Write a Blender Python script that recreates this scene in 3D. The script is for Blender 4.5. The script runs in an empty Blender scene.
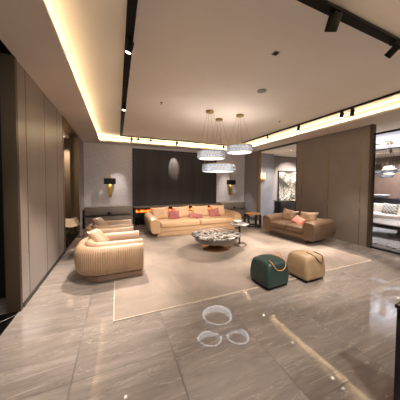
import bpy, bmesh, math, random
from mathutils import Vector, Matrix, Quaternion
random.seed(4)
PI = math.pi
SC = bpy.context.scene
COL = SC.collection

# ------------------------------------------------------------------ materials
def lin(h):
    c = [int(h[i:i+2], 16)/255 for i in (0, 2, 4)]
    return tuple(((v/12.92) if v <= .04045 else ((v+.055)/1.055)**2.4) for v in c) + (1,)

class NB:
    def __init__(s, name):
        s.m = bpy.data.materials.new(name); s.m.use_nodes = True
        s.t = s.m.node_tree; s.n = s.t.nodes
        s.b = s.n['Principled BSDF']
    def new(s, typ, **kw):
        n = s.n.new(typ)
        for k, v in kw.items(): setattr(n, k, v)
        return n
    def link(s, a, b): s.t.links.new(a, b)
    def coord(s, scale=(1, 1, 1), rot=(0, 0, 0), kind='Object'):
        tc = s.new('ShaderNodeTexCoord'); mp = s.new('ShaderNodeMapping')
        mp.inputs['Scale'].default_value = scale; mp.inputs['Rotation'].default_value = rot
        s.link(tc.outputs[kind], mp.inputs['Vector']); return mp.outputs['Vector']
    def noise(s, vec, scale, detail=4, rough=.55, dist=0):
        n = s.new('ShaderNodeTexNoise')
        n.inputs['Scale'].default_value = scale; n.inputs['Detail'].default_value = detail
        n.inputs['Roughness'].default_value = rough; n.inputs['Distortion'].default_value = dist
        s.link(vec, n.inputs['Vector']); return n.outputs['Fac']
    def ramp(s, fac, stops, interp='LINEAR'):
        r = s.new('ShaderNodeValToRGB'); e = r.color_ramp.elements
        r.color_ramp.interpolation = interp
        while len(e) < len(stops): e.new(.5)
        for i, (p, c) in enumerate(stops):
            e[i].position = p; e[i].color = lin(c) if isinstance(c, str) else c
        s.link(fac, r.inputs['Fac']); return r.outputs['Color']
    def mix(s, fac, a, b, mode='MIX'):
        m = s.new('ShaderNodeMix', data_type='RGBA', blend_type=mode)
        for sock, v in ((m.inputs[0], fac), (m.inputs[6], a), (m.inputs[7], b)):
            if hasattr(v, 'links'): s.link(v, sock)
            else: sock.default_value = v
        return m.outputs[2]
    def math(s, op, a, b=0.0, c=None):
        m = s.new('ShaderNodeMath', operation=op)
        for i, v in enumerate((a, b, c)):
            if v is None: continue
            if hasattr(v, 'links'): s.link(v, m.inputs[i])
            else: m.inputs[i].default_value = v
        return m.outputs[0]
    def bump(s, h, strength=.2, dist=.01):
        b = s.new('ShaderNodeBump'); b.inputs['Strength'].default_value = strength
        b.inputs['Distance'].default_value = dist
        s.link(h, b.inputs['Height']); s.link(b.outputs['Normal'], s.b.inputs['Normal'])

def plain(name, col, rough=.5, metal=0, var=.06, scale=6, bump=0, bscale=120, spec=.5, stretch=(1, 1, 1)):
    k = NB(name); v = k.coord(stretch)
    n = k.noise(v, scale)
    c = lin(col)
    lo = tuple(x*(1-var*2) for x in c[:3])+(1,); hi = tuple(min(1, x*(1+var*2)) for x in c[:3])+(1,)
    k.link(k.ramp(n, [(.3, lo), (.7, hi)]), k.b.inputs['Base Color'])
    k.b.inputs['Roughness'].default_value = rough; k.b.inputs['Metallic'].default_value = metal
    k.b.inputs['Specular IOR Level'].default_value = spec
    if bump: k.bump(k.noise(v, bscale), bump, .003)
    return k.m

def emis(name, col, strength, base='222222'):
    k = NB(name); k.b.inputs['Base Color'].default_value = lin(base)
    v = k.coord(); n = k.noise(v, 9)
    c = lin(col)
    k.link(k.ramp(n, [(.3, tuple(x*.92 for x in c[:3])+(1,)), (.7, c)]), k.b.inputs['Emission Color'])
    k.b.inputs['Emission Strength'].default_value = strength
    return k.m

M = {}
# polished grey-brown marble tiles, 0.73 m square
k = NB('marble_floor'); pos = k.new('ShaderNodeNewGeometry').outputs['Position']
sp = k.new('ShaderNodeSeparateXYZ'); k.link(pos, sp.inputs[0])
def tile_axis(out, off, size=.73):
    a = k.math('SUBTRACT', out, off - size*40)
    q = k.math('DIVIDE', a, size)
    fr = k.math('FRACT', q); fl = k.math('FLOOR', q)
    d = k.math('MINIMUM', fr, k.math('SUBTRACT', 1.0, fr))
    return d, fl
dx, ix = tile_axis(sp.outputs[0], .42); dy, iy = tile_axis(sp.outputs[1], .865)
wn = k.new('ShaderNodeTexWhiteNoise', noise_dimensions='2D')
cmb = k.new('ShaderNodeCombineXYZ'); k.link(ix, cmb.inputs[0]); k.link(iy, cmb.inputs[1]); k.link(cmb.outputs[0], wn.inputs['Vector'])
off = k.new('ShaderNodeVectorMath', operation='SCALE'); k.link(wn.outputs['Color'], off.inputs[0]); off.inputs['Scale'].default_value = 30
add = k.new('ShaderNodeVectorMath', operation='ADD'); k.link(pos, add.inputs[0]); k.link(off.outputs[0], add.inputs[1])
mp = k.new('ShaderNodeMapping'); mp.inputs['Rotation'].default_value = (0, 0, -.72); mp.inputs['Scale'].default_value = (.5, 3.6, 1)
k.link(add.outputs[0], mp.inputs['Vector'])
cloud = k.noise(mp.outputs[0], 2.2, 7, .62, .6)
base = k.ramp(cloud, [(.25, '70665f'), (.5, '82776e'), (.78, '958a80')])
vein = k.noise(mp.outputs[0], 1.6, 5, .6, 1.4)
vd = k.math('ABSOLUTE', k.math('SUBTRACT', vein, .5))
vm = k.ramp(vd, [(0, (1, 1, 1, 1)), (.013, (0, 0, 0, 1))])
base = k.mix(k.math('MULTIPLY', vm, .36), base, lin('bdb2a5'))
vein2 = k.noise(mp.outputs[0], 3.1, 6, .6, 1.1)
vm2 = k.ramp(k.math('ABSOLUTE', k.math('SUBTRACT', vein2, .47)), [(0, (1, 1, 1, 1)), (.02, (0, 0, 0, 1))])
base = k.mix(k.math('MULTIPLY', vm2, .3), base, lin('574d47'))
g = k.math('LESS_THAN', k.math('MINIMUM', dx, dy), .006)
base = k.mix(k.math('MULTIPLY', g, .75), base, lin('3a332e'))
k.link(base, k.b.inputs['Base Color'])
k.link(k.math('ADD', k.math('MULTIPLY', g, .4), .012), k.b.inputs['Roughness'])
k.b.inputs['Specular IOR Level'].default_value = .75
# every tile is laid a hair out of level, and polished not quite flat
wn2 = k.new('ShaderNodeTexWhiteNoise', noise_dimensions='2D'); k.link(cmb.outputs[0], wn2.inputs['Vector'])
nz = k.new('ShaderNodeTexNoise'); nz.inputs['Scale'].default_value = 2.6; nz.inputs['Detail'].default_value = 1; k.link(pos, nz.inputs['Vector'])
def centred(out, amt):
    a = k.new('ShaderNodeVectorMath', operation='SUBTRACT'); k.link(out, a.inputs[0]); a.inputs[1].default_value = (.5, .5, .5)
    b = k.new('ShaderNodeVectorMath', operation='MULTIPLY'); k.link(a.outputs[0], b.inputs[0]); b.inputs[1].default_value = (amt, amt, 0); return b.outputs[0]
nn = k.new('ShaderNodeVectorMath', operation='ADD'); k.link(centred(wn2.outputs['Color'], .007), nn.inputs[0]); k.link(centred(nz.outputs['Color'], .010), nn.inputs[1])
n2_ = k.new('ShaderNodeVectorMath', operation='ADD'); k.link(nn.outputs[0], n2_.inputs[0]); n2_.inputs[1].default_value = (0, 0, 1)
n3_ = k.new('ShaderNodeVectorMath', operation='NORMALIZE'); k.link(n2_.outputs[0], n3_.inputs[0]); k.link(n3_.outputs[0], k.b.inputs['Normal'])
M['floor'] = k.m

# black and white marble for the low table
k = NB('black_white_marble'); v = k.coord((1, 1, 1))
n1 = k.noise(v, 5.2, 5, .6, 1.8); n2 = k.noise(v, 17, 5, .6, .8)
c = k.ramp(k.math('ADD', k.math('MULTIPLY', n1, .7), k.math('MULTIPLY', n2, .3)), [(.42, '15130f'), (.46, '45403b'), (.52, '8a837a'), (.62, 'b5aea4')])
k.link(c, k.b.inputs['Base Color']); k.b.inputs['Roughness'].default_value = .12
M['bw_marble'] = k.m
k = NB('grey_marble'); v = k.coord((1, 1, 1))
c = k.ramp(k.noise(v, 7, 6, .6, 1.2), [(.35, '46423d'), (.5, '77706a'), (.62, '9b958c')])
k.link(c, k.b.inputs['Base Color']); k.b.inputs['Roughness'].default_value = .2
M['grey_marble'] = k.m
k = NB('black_marble_veined'); v = k.coord()
vv = k.math('ABSOLUTE', k.math('SUBTRACT', k.noise(v, 1.2, 3, .5, 1.0), .5))
k.link(k.ramp(vv, [(0, 'b9b2a8'), (.006, '2a2724'), (.02, '0b0a0a')]), k.b.inputs['Base Color'])
k.b.inputs['Roughness'].default_value = .08
M['black_marble'] = k.m
M['pale_marble'] = plain('pale_marble', 'b9b0a5', .15, var=.08, scale=5)
M['drum_grey'] = plain('grey_stone_drum', '6f6961', .3, var=.06, scale=9)

# rug
k = NB('rug_wool'); v = k.coord()
n1 = k.noise(v, 1.6, 5, .6, .8); n2 = k.noise(v, 220, 2)
c = k.ramp(n1, [(.3, '776c62'), (.5, '877a6e'), (.7, '97897b')])
c = k.mix(.22, c, k.ramp(n2, [(.35, '64564c'), (.65, 'a69484')]))
k.link(c, k.b.inputs['Base Color']); k.b.inputs['Roughness'].default_value = .95; k.b.inputs['Specular IOR Level'].default_value = .1
k.bump(n2, .5, .004)
M['rug'] = k.m
M['rug_edge'] = plain('rug_edge_highlight', 'b5a593', .9, spec=.1)  # pale edge strip, a highlight line put into the colour

# dark fluted wood on the back wall
k = NB('dark_wood'); v = k.coord((1, 1, .04))
n1 = k.noise(v, 5.5, 3); n2 = k.noise(v, 40, 4)
c = k.mix(.4, k.ramp(n1, [(.35, '120d0b'), (.65, '2a211c')]), k.ramp(n2, [(.3, '0f0b09'), (.7, '2f2520')]))
k.link(c, k.b.inputs['Base Color']); k.b.inputs['Roughness'].default_value = .62
k.bump(n2, .25, .004)
M['dark_wood'] = k.m

# silvery wallpaper
k = NB('grey_wallpaper'); v = k.coord((1, 1, 3.2))
n1 = k.noise(v, 14, 5, .65, .4); n2 = k.noise(v, 2, 2)
k.link(k.ramp(n1, [(.3, 'a8a2a4'), (.7, 'c0babc')]), k.b.inputs['Base Color']); k.b.inputs['Roughness'].default_value = .55
k.bump(n1, .5, .01)
M['wallpaper'] = k.m

M['ceiling'] = plain('ceiling_paint', 'e2dbd4', .8, var=.015, scale=1.2, spec=.2)
M['soffit'] = plain('soffit_paint', 'd8cdc2', .7, var=.02, scale=1.5, spec=.3)
M['cove_face'] = plain('cove_paint', 'cfc6ba', .8, var=.01, spec=.2)
M['panel_left'] = plain('taupe_wall_panel', '857a72', .38, var=.03, scale=3, stretch=(1, 1, .2))
M['panel_right'] = plain('brown_leather_panel', '74685d', .5, var=.03, scale=4, bump=.08, bscale=300)
M['seam'] = plain('dark_seam', '2d2722', .6)
M['dark_wall'] = plain('dark_brown_wall', '6a574a', .5, var=.08, scale=5, stretch=(1, 1, .15))
M['side_wall'] = plain('side_room_painted_dark', '0e0c0b', .7, var=.08, scale=5, spec=.2)  # near-black colour carries the side room's lack of light
M['alcove_wall'] = plain('brown_alcove_panel', '56483b', .5, var=.06, scale=5, stretch=(1, 1, .15))
M['grey_wall'] = plain('lilac_grey_plaster', '817a7c', .7, var=.03)
M['pillar'] = plain('blue_grey_pillar_paint', '8b8c97', .6, var=.02)
M['bronze'] = plain('bronze_metal', '7d664c', .35, .6, var=.12, scale=3, stretch=(1, 1, .1))
M['dark_bronze'] = plain('dark_bronze_metal', '4d3f2f', .4, .5, var=.15, scale=4, stretch=(1, 1, .1))
M['copper'] = plain('polished_copper', 'b98a60', .2, .85, var=.05)
M['brass'] = plain('brass_metal', '8f774c', .4, .8, var=.08)
M['gold'] = plain('gold_leaf', '9c7a3c', .4, .8, var=.15, scale=30)
M['black'] = plain('matt_black_metal', '0a0909', .6, var=.2, spec=.2)
M['black_lacquer'] = plain('black_lacquer', '0b0a0a', .15, var=.1)
M['black_wood'] = plain('black_stained_wood', '191513', .4, var=.2, scale=12)
M['cream_leather'] = plain('cream_leather', 'a5876b', .42, var=.035, scale=7, bump=.12, bscale=260)
M['cream_leather_side'] = plain('cream_pleated_leather', '9a7d61', .5, var=.05, scale=7, bump=.12, bscale=260)
M['plinth_shaded'] = plain('shaded_cream_plinth', '7d6350', .5, var=.05)  # same cream leather, darkened: shade under the chair is in the colour
M['sofa_cream'] = plain('cream_sofa_leather', 'bf9a74', .42, var=.03, scale=6, bump=.1, bscale=240)
M['sofa_plinth'] = plain('cream_sofa_plinth', 'b3906c', .5, var=.04)
M['pillow_cream'] = plain('cream_cushion_fabric', 'c8a581', .7, var=.04, scale=10, bump=.1)
M['taupe_leather'] = plain('taupe_brown_leather', '614b38', .42, var=.06, scale=6, bump=.12, bscale=240)
M['taupe_dark'] = plain('dark_taupe_leather', '3d2f25', .5, var=.05)
M['taupe_pillow'] = plain('taupe_cushion_leather', '765c44', .5, var=.06, scale=8, bump=.1)
M['pink'] = plain('dusty_pink_fabric', 'a05d57', .75, var=.08, scale=14, bump=.2)
M['coral'] = plain('coral_fabric', 'b4705c', .75, var=.08, scale=14, bump=.2)
M['green'] = plain('dark_green_leather', '20342e', .45, var=.08, scale=8, bump=.1, bscale=200)
M['beige'] = plain('beige_pouf_leather', '8d7455', .5, var=.06, scale=8, bump=.1, bscale=200)
M['strap'] = plain('tan_braided_leather', 'b57a3f', .5, var=.3, scale=90)
M['dark_strap'] = plain('dark_brown_strap', '3c2a1c', .5)
M['cabinet'] = plain('taupe_cabinet_lacquer', '73675c', .4, var=.03)
M['cabinet_gap'] = plain('cabinet_shadow_gap', '2a2420', .6)
M['stone'] = plain('mantel_stone', '6f5f52', .25, var=.12, scale=5)
M['white_ceramic'] = plain('white_ceramic', 'e2dcd0', .3, var=.02)
M['white_fabric'] = plain('white_sofa_fabric', 'b9ab97', .8, var=.03)
M['tan_seat'] = plain('tan_seat_leather', 'b3824f', .45)
M['shell'] = plain('cream_shell', 'cdbba2', .5, var=.06)
M['white_plastic'] = plain('white_fixture_paint', 'b7afa6', .5)
M['grey_fixture'] = plain('grey_grille_paint', '85807b', .5)
M['led'] = emis('cove_led', 'ffe6b6', 13)
M['lower_glow'] = emis('added_lower_glow', 'f2f2f4', 1.4)  # added glow under the rings, for brighter floor reflections
M['added_uplight'] = emis('added_ceiling_uplight', 'ffeedd', 8)  # added upward glow that brightens the ceiling
M['lens'] = emis('spot_lens', 'fff0d8', 4)
M['crystal_led'] = emis('chandelier_led', 'eef0f6', .75)
M['shade_glow'] = emis('sconce_bulb', 'ffdca8', .6)
M['lamp_glow'] = emis('wall_lamp_glass', 'ffe0a0', 1.2)

k = NB('glowing_fire'); v = k.coord((1, 1, .6))
n = k.noise(v, 18, 4, .6, .8)
k.b.inputs['Base Color'].default_value = (.01, .005, .002, 1)
k.link(k.ramp(n, [(.4, '2a0a02'), (.5, 'd8420a'), (.66, 'ff9a38')]), k.b.inputs['Emission Color']); k.b.inputs['Emission Strength'].default_value = 1.6
M['fire'] = k.m

k = NB('cut_crystal'); v = k.coord()
n = k.noise(v, 55, 2)
k.link(k.ramp(n, [(.35, '7f93b2'), (.5, 'b9c2ce'), (.66, 'b59c74')]), k.b.inputs['Base Color'])
k.b.inputs['Roughness'].default_value = .08; k.b.inputs['Transmission Weight'].default_value = .6; k.b.inputs['IOR'].default_value = 1.5
k.bump(k.noise(v, 70, 1), .6, .01)
M['crystal'] = k.m
k = NB('partition_glass'); k.b.inputs['Base Color'].default_value = lin('e6eaf2')
for n_ in list(k.n):
    if n_.type != 'OUTPUT_MATERIAL': k.n.remove(n_)
tr = k.new('ShaderNodeBsdfTransparent'); tr.inputs[0].default_value = lin('e9edf6')
gl = k.new('ShaderNodeBsdfGlossy'); gl.inputs['Roughness'].default_value = .02
fr = k.new('ShaderNodeFresnel'); fr.inputs[0].default_value = 1.35
mx = k.new('ShaderNodeMixShader'); k.link(fr.outputs[0], mx.inputs[0]); k.link(tr.outputs[0], mx.inputs[1]); k.link(gl.outputs[0], mx.inputs[2])
k.link(mx.outputs[0], k.n['Material Output'].inputs[0])
M['glass'] = k.m

# picture: white branching trees on dark ground
k = NB('tree_picture'); v = k.coord((1, 1, 1))
n1 = k.noise(v, 3.4, 5, .65, 2.6); n2 = k.noise(v, 1.7, 2)
ab = k.math('ABSOLUTE', k.math('SUBTRACT', n1, .5))
br = k.ramp(ab, [(0, '100e0c'), (.03, '1c1a18'), (.045, 'cfcbc6'), (.2, 'e9e6e1')])
k.link(k.mix(k.ramp(n2, [(.4, (1, 1, 1, 1)), (.62, (0, 0, 0, 1))]), br, lin('2b2725')), k.b.inputs['Base Color'])
M['picture'] = k.m
# black/white patterned carpet next door
k = NB('zigzag_carpet'); v = k.coord((1, 1, 1))
w = k.new('ShaderNodeTexWave', wave_type='BANDS', bands_direction='DIAGONAL'); w.inputs['Scale'].default_value = 5; w.inputs['Distortion'].default_value = 2.5; w.inputs['Detail Scale'].default_value = 2
k.link(v, w.inputs['Vector'])
k.link(k.ramp(w.outputs['Fac'], [(.4, '34302d'), (.55, 'a8a29a')]), k.b.inputs['Base Color']); k.b.inputs['Roughness'].default_value = .9
M['zigzag'] = k.m
# plaid cushion
k = NB('plaid_fabric'); v = k.coord((1, 1, 1))
ck = k.new('ShaderNodeTexChecker'); ck.inputs['Scale'].default_value = 22; ck.inputs[1].default_value = lin('6d675c'); ck.inputs[2].default_value = lin('aaa391')
k.link(v, ck.inputs['Vector']); k.link(ck.outputs['Color'], k.b.inputs['Base Color']); k.b.inputs['Roughness'].default_value = .85
M['plaid'] = k.m

# ------------------------------------------------------------------ helpers
def obj(name, bm, mat, parent=None, smooth=True, loc=(0, 0, 0), rot=(0, 0, 0)):
    bmesh.ops.recalc_face_normals(bm, faces=bm.faces)
    me = bpy.data.meshes.new(name); bm.to_mesh(me); bm.free()
    me.materials.append(M[mat] if isinstance(mat, str) else mat)
    if smooth:
        for p in me.polygons: p.use_smooth = True
        try: me.set_sharp_from_angle(angle=math.radians(50))
        except Exception: pass
    o = bpy.data.objects.new(name, me); COL.objects.link(o)
    o.location = loc; o.rotation_euler = rot
    if parent: o.parent = parent
    return o
def tag(o, label, cat, group=None):
    o['label'] = label; o['category'] = cat
    if group: o['group'] = group
    return o
def thing(name, label, cat, loc=(0, 0, 0), rotz=0, group=None):
    o = bpy.data.objects.new(name, None); COL.objects.link(o)
    o.empty_display_size = .1
    o.location = loc; o.rotation_euler = (0, 0, rotz)
    return tag(o, label, cat, group)
def struct(name, bm, mat, label, cat, smooth=False):
    o = obj(name, bm, mat, None, smooth); o['kind'] = 'structure'; o['label'] = label; o['category'] = cat
    return o
def copy_tree(o, parent=None):
    c = o.copy(); COL.objects.link(c); c.parent = parent
    for ch in list(o.children): copy_tree(ch, c)
    return c
def BM(): return bmesh.new()
def box(bm, x0, x1, y0, y1, z0, z1):
    vs = [bm.verts.new((x, y, z)) for z in (z0, z1) for (x, y) in ((x0, y0), (x1, y0), (x1, y1), (x0, y1))]
    for f in ((0, 3, 2, 1), (4, 5, 6, 7), (0, 1, 5, 4), (1, 2, 6, 5), (2, 3, 7, 6), (3, 0, 4, 7)):
        bm.faces.new([vs[i] for i in f])
    return bm
def bx(*a): return box(BM(), *a)
def rbox(x0, x1, y0, y1, z0, z1, r=.03, seg=3, cuts=0, fn=None):
    bm = bx(x0, x1, y0, y1, z0, z1)
    if r: bmesh.ops.bevel(bm, geom=list(bm.edges), offset=r, segments=seg, profile=.5, affect='EDGES')
    if cuts: bmesh.ops.subdivide_edges(bm, edges=list(bm.edges), cuts=cuts, use_grid_fill=True)
    if fn:
        for v in bm.verts: v.co = fn(v.co)
    return bm
def prism(pts, axis, a0, a1, r=0, seg=3):
    """polygon pts (u,v) extruded along axis ('x': u=y v=z, 'y': u=x v=z, 'z': u=x v=y)"""
    bm = BM()
    def P(u, v, a): return {'x': (a, u, v), 'y': (u, a, v), 'z': (u, v, a)}[axis]
    A = [bm.verts.new(P(u, v, a0)) for u, v in pts]; B = [bm.verts.new(P(u, v, a1)) for u, v in pts]
    n = len(pts); bm.faces.new(A); bm.faces.new(B[::-1])
    for i in range(n): bm.faces.new((A[i], A[(i+1) % n], B[(i+1) % n], B[i]))
    if r: bmesh.ops.bevel(bm, geom=list(bm.edges), offset=r, segments=seg, profile=.5, affect='EDGES')
    return bm
def lathe(prof, n=48, bm=None, c=(0, 0)):
    bm = bm or BM(); rings = []
    for r, z in prof:
        if r < 1e-5: rings.append([bm.verts.new((c[0], c[1], z))])
        else: rings.append([bm.verts.new((c[0]+r*math.cos(2*PI*i/n), c[1]+r*math.sin(2*PI*i/n), z)) for i in range(n)])
    for a, b in zip(rings, rings[1:]):
        for i in range(n):
            j = (i+1) % n
            if len(a) == 1 and len(b) == 1: continue
            if len(a) == 1: bm.faces.new((a[0], b[i], b[j]))
            elif len(b) == 1: bm.faces.new((a[i], a[j], b[0]))
            else: bm.faces.new((a[i], a[j], b[j], b[i]))
    return bm
def tube(pts, r, n=8, bm=None, caps=True):
    bm = bm or BM(); pts = [Vector(p) for p in pts]; rings = []
    prev = None
    for i, p in enumerate(pts):
        d = (pts[min(i+1, len(pts)-1)]-pts[max(i-1, 0)]).normalized()
        if prev is None: u = d.orthogonal().normalized()
        else: u = (prev-d*prev.dot(d)).normalized()
        prev = u; w = d.cross(u)
        rr = r[i] if isinstance(r, (list, tuple)) else r
        rings.append([bm.verts.new(p+(u*math.cos(2*PI*k/n)+w*math.sin(2*PI*k/n))*rr) for k in range(n)])
    for a, b in zip(rings, rings[1:]):
        for k in range(n): bm.faces.new((a[k], a[(k+1) % n], b[(k+1) % n], b[k]))
    if caps: bm.faces.new(rings[0][::-1]); bm.faces.new(rings[-1])
    return bm
def pillow(w, h, t, n=14, droop=0.0):
    """cushion standing in the xz plane, centre at the origin, thickness along y"""
    bm = BM(); F = {}; B = {}
    for i in range(n+1):
        for j in range(n+1):
            u = -1+2*i/n; v = -1+2*j/n
            pin = 1-.07*(1-abs(u)**2)*abs(v)**3 if 0 else 1
            x = w/2*u*(1-.10*(1-v*v)*abs(u)**4); z = h/2*v*(1-.10*(1-u*u)*abs(v)**4)
            th = t/2*((1-u**4)*(1-v**4))**.55
            wr = 1+.05*math.sin(5*u+3*v)+.04*math.sin(7*v-4*u)
            e = i in (0, n) or j in (0, n)
            F[i, j] = bm.verts.new((x, -th*wr, z))
            B[i, j] = F[i, j] if e else bm.verts.new((x, th*wr, z))
    for i in range(n):
        for j in range(n):
            q = [(i, j), (i+1, j), (i+1, j+1), (i, j+1)]
            bm.faces.new([F[a] for a in q]); 
            try: bm.faces.new([B[a] for a in q[::-1]])
            except ValueError: pass
    return bm
def aim(p, t): return (Vector(t)-Vector(p)).to_track_quat('-Z', 'Y')

# ------------------------------------------------------------------ camera (phone wide lens, 1.4 m up, turned 22.5 deg right)
yaw, pit, roll = math.radians(22.5), math.radians(2.0), math.radians(.3)
fw = Vector((math.sin(yaw)*math.cos(pit), math.cos(yaw)*math.cos(pit), -math.sin(pit)))
rt = Vector((math.cos(yaw), -math.sin(yaw), 0)); up = rt.cross(fw)
rt2 = math.cos(roll)*rt+math.sin(roll)*up; up2 = math.cos(roll)*up-math.sin(roll)*rt
cd = bpy.data.cameras.new('camera'); cam = bpy.data.objects.new('camera', cd); COL.objects.link(cam)
cd.sensor_width = 36; cd.lens = 18; cd.shift_y = -.0225; cd.clip_start = .05
cam.matrix_world = Matrix(((rt2.x, up2.x, -fw.x, 0), (rt2.y, up2.y, -fw.y, 0), (rt2.z, up2.z, -fw.z, 1.4), (0, 0, 0, 1)))
SC.camera = cam

# ------------------------------------------------------------------ the room
ZS, ZC = 2.73, 2.93         # soffit and tray ceiling heights
XL, XR, YB, YF = -.99, 5.18, 7.4, -2.4
struct('floor', bx(-3.6, 12.2, YF, 7.6, -.1, 0), 'floor', 'polished grey-brown marble tile floor', 'floor')
# tray ceiling
LX0, LX1, LY0, LY1 = -.49, 4.55, .55, 7.0     # lip of the cove
TW = .16
struct('ceiling', bx(LX0-TW-.02, LX1+TW+.02, LY0-TW-.02, LY1+TW+.02, ZC, ZC+.08), 'ceiling', 'raised tray ceiling painted warm white', 'ceiling')
bm = BM()
for a in ((XL, LX0, YF, 2.77), (-3.6, LX0, 2.77, 7.6), (LX1, 5.42, YF, 7.6), (LX0, LX1, YF, LY0), (LX0, LX1, LY1, 7.6)):
    box(bm, *a, ZS, ZS+.03)
struct('ceiling_soffit', bm, 'soffit', 'lower beige ceiling border around the raised tray', 'ceiling')
bm = BM()
X0, X1, Y0, Y1 = LX0-TW, LX1+TW, LY0-TW, LY1+TW
box(bm, X0-.04, X0, Y0, Y1, ZS+.03, ZC); box(bm, X1, X1+.04, Y0, Y1, ZS+.03, ZC)
box(bm, X0-.04, X1+.04, Y0-.04, Y0, ZS+.03, ZC); box(bm, X0-.04, X1+.04, Y1, Y1+.04, ZS+.03, ZC)
struct('trim_1', bm, 'cove_face', 'pale upstand of the light cove around the tray ceiling', 'cove')
bm = BM(); zz = ZC-.095; w = .014; th = .012           # the strip runs along the upstand, a hand's width under the ceiling
box(bm, X0, X0+th, Y0+.02, Y1-.02, zz, zz+w); box(bm, X1-th, X1, Y0+.02, Y1-.02, zz, zz+w)
box(bm, X0+.02, X1-.02, Y0, Y0+th, zz, zz+w); box(bm, X0+.02, X1-.02, Y1-th, Y1, zz, zz+w)
struct('trim_2', bm, 'led', 'warm glowing light strip hidden in the ceiling cove', 'light strip')

# back wall with wallpaper and dark fluted centre panel
w_ = struct('wall_back', bx(XL-.2, XR+.12, YB, YB+.15, 0, ZS), 'wallpaper', 'silver-grey textured wallpaper wall at the back', 'wall')
p_ = obj('wood_panel', bx(.5, 3.77, YB-.06, YB, 0, 2.63), 'dark_wood', w_, False)
p_['label'] = 'dark brown wood centre panel'
# left wall: panelled piece, alcove opening, end piece
LWY0, LWY1 = 2.77, 4.72
wl = struct('wall_left', bx(XL-.115, XL, LWY0, LWY1, 0, ZS), 'panel_left', 'taupe panelled wall on the left', 'wall')
for y in (3.0, 3.66, 4.32):
    obj('panel_seam', bx(XL-.002, XL+.0015, y-.004, y+.004, 0, ZS), 'seam', wl, False)
for y, z0, z1 in ((2.985, 1.85, 2.15), (2.985, .55, .95), (3.645, 1.95, 2.35), (3.645, .9, 1.1), (4.305, .95, 1.4)):  # lit stretches of the inlay lines, built as short brass pieces
    obj('brass_inlay', bx(XL-.002, XL+.003, y-.005, y+.005, z0, z1), 'brass', wl, False)
struct('baseboard_left', bx(XL, XL+.012, LWY0+.03, LWY1, 0, .05), 'seam', 'thin dark skirting under the left panelled wall', 'skirting')
struct('wall_left_end', bx(XL-.2, XL, 6.5, YB, 0, ZS), 'grey_wall', 'short grey wall between the alcove and the back wall', 'wall')
# bronze jamb facing the camera at the near end of the left wall, black threshold
struct('trim_3', bx(XL-.115, XL+.008, LWY0-.05, LWY0, 0, 3.25), 'dark_bronze', 'tall bronze jamb at the near end of the left wall', 'door jamb')
struct('trim_4', bx(XL-.2, XL-.01, -.4, LWY0-.05, 0, .006), 'black_marble', 'black veined marble threshold along the left opening', 'threshold')
bm = BM(); box(bm, XL-.2, XL+.012, LWY1, LWY1+.05, 0, ZS); box(bm, XL-.2, XL+.012, 6.44, 6.5, 0, ZS); box(bm, XL-.2, XL+.012, LWY1+.05, 6.44, ZS-.06, ZS)
struct('door_1', bm, 'bronze', 'bronze frame around the dark alcove in the left wall', 'doorway')
# alcove
struct('wall_alcove', bx(-3.0, XL-.2, 7.0, 7.1, 0, ZS), 'alcove_wall', 'dark brown panel wall inside the left alcove', 'wall')
struct('wall_alcove_side', bx(-3.1, -3.0, 4.0, 7.1, 0, ZS), 'alcove_wall', 'far side wall of the dark left alcove', 'wall')
struct('wall_alcove_front', bx(-3.0, XL-.115, 4.0, 4.1, 0, ZS), 'alcove_wall', 'near side wall of the dark left alcove', 'wall')
struct('floor_alcove', bx(-3.0, XL-.01, 4.1, 7.0, 0, .006), 'black_marble', 'black marble floor inside the left alcove', 'floor')
# dark room beyond the near-left opening
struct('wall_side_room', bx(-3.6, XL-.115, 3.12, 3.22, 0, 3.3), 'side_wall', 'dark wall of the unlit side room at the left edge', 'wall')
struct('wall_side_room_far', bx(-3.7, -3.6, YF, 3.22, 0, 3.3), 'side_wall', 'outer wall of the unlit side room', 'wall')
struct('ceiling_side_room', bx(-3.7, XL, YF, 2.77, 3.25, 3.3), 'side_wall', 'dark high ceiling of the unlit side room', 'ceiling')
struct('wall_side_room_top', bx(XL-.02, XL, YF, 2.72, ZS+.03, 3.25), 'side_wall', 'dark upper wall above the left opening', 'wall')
struct('wall_front', bx(-3.6, 12.2, YF-.1, YF, 0, ZS+.3), 'panel_left', 'wall behind the viewer', 'wall')

# right wall: brown panel partition, opening, end piece
PY0, PY1 = 2.68, 4.63
wr = struct('wall_right', bx(XR, XR+.12, PY0, PY1, 0, ZS), 'panel_right', 'brown leather panelled partition on the right', 'wall')
for y in (2.85, 3.61, 4.44):
    obj('panel_seam', bx(XR-.002, XR+.002, y-.004, y+.004, 0, 1.35), 'seam', wr, False)
    obj('brass_inlay', bx(XR-.004, XR+.002, y-.007, y+.007, 1.35, 2.66), 'brass', wr, False)
    obj('brass_inlay', bx(XR-.003, XR+.002, y-.005, y+.005, .85, 1.0), 'brass', wr, False)
struct('trim_5', bx(XR-.015, XR+.12, PY0-.045, PY0, 0, ZS), 'dark_bronze', 'slim gold-bronze post at the near end of the brown partition', 'post')
struct('trim_6', bx(XR-.01, XR+.15, PY1, PY1+.02, 0, ZS), 'seam', 'dark edge strip at the far end of the brown partition', 'trim')
struct('wall_right_end', bx(XR, XR+.12, 6.5, YB, 0, ZS), 'grey_wall', 'narrow grey wall at the far right corner', 'wall')
struct('trim_7', bx(XR-.015, XR+.135, 6.472, 6.5, 0, ZS), 'bronze', 'gold edge post beside the wall lamp pillar', 'post')
struct('trim_8', bx(XR-.01, XR+.13, PY1+.02, 6.455, ZS-.035, ZS), 'seam', 'dark head strip over the wide opening on the right', 'trim')
g_ = struct('window_1', bx(XR+.06, XR+.07, -1.4, PY0-.045, .03, 2.5), 'glass', 'clear glass partition at the right edge', 'glass partition')
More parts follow.
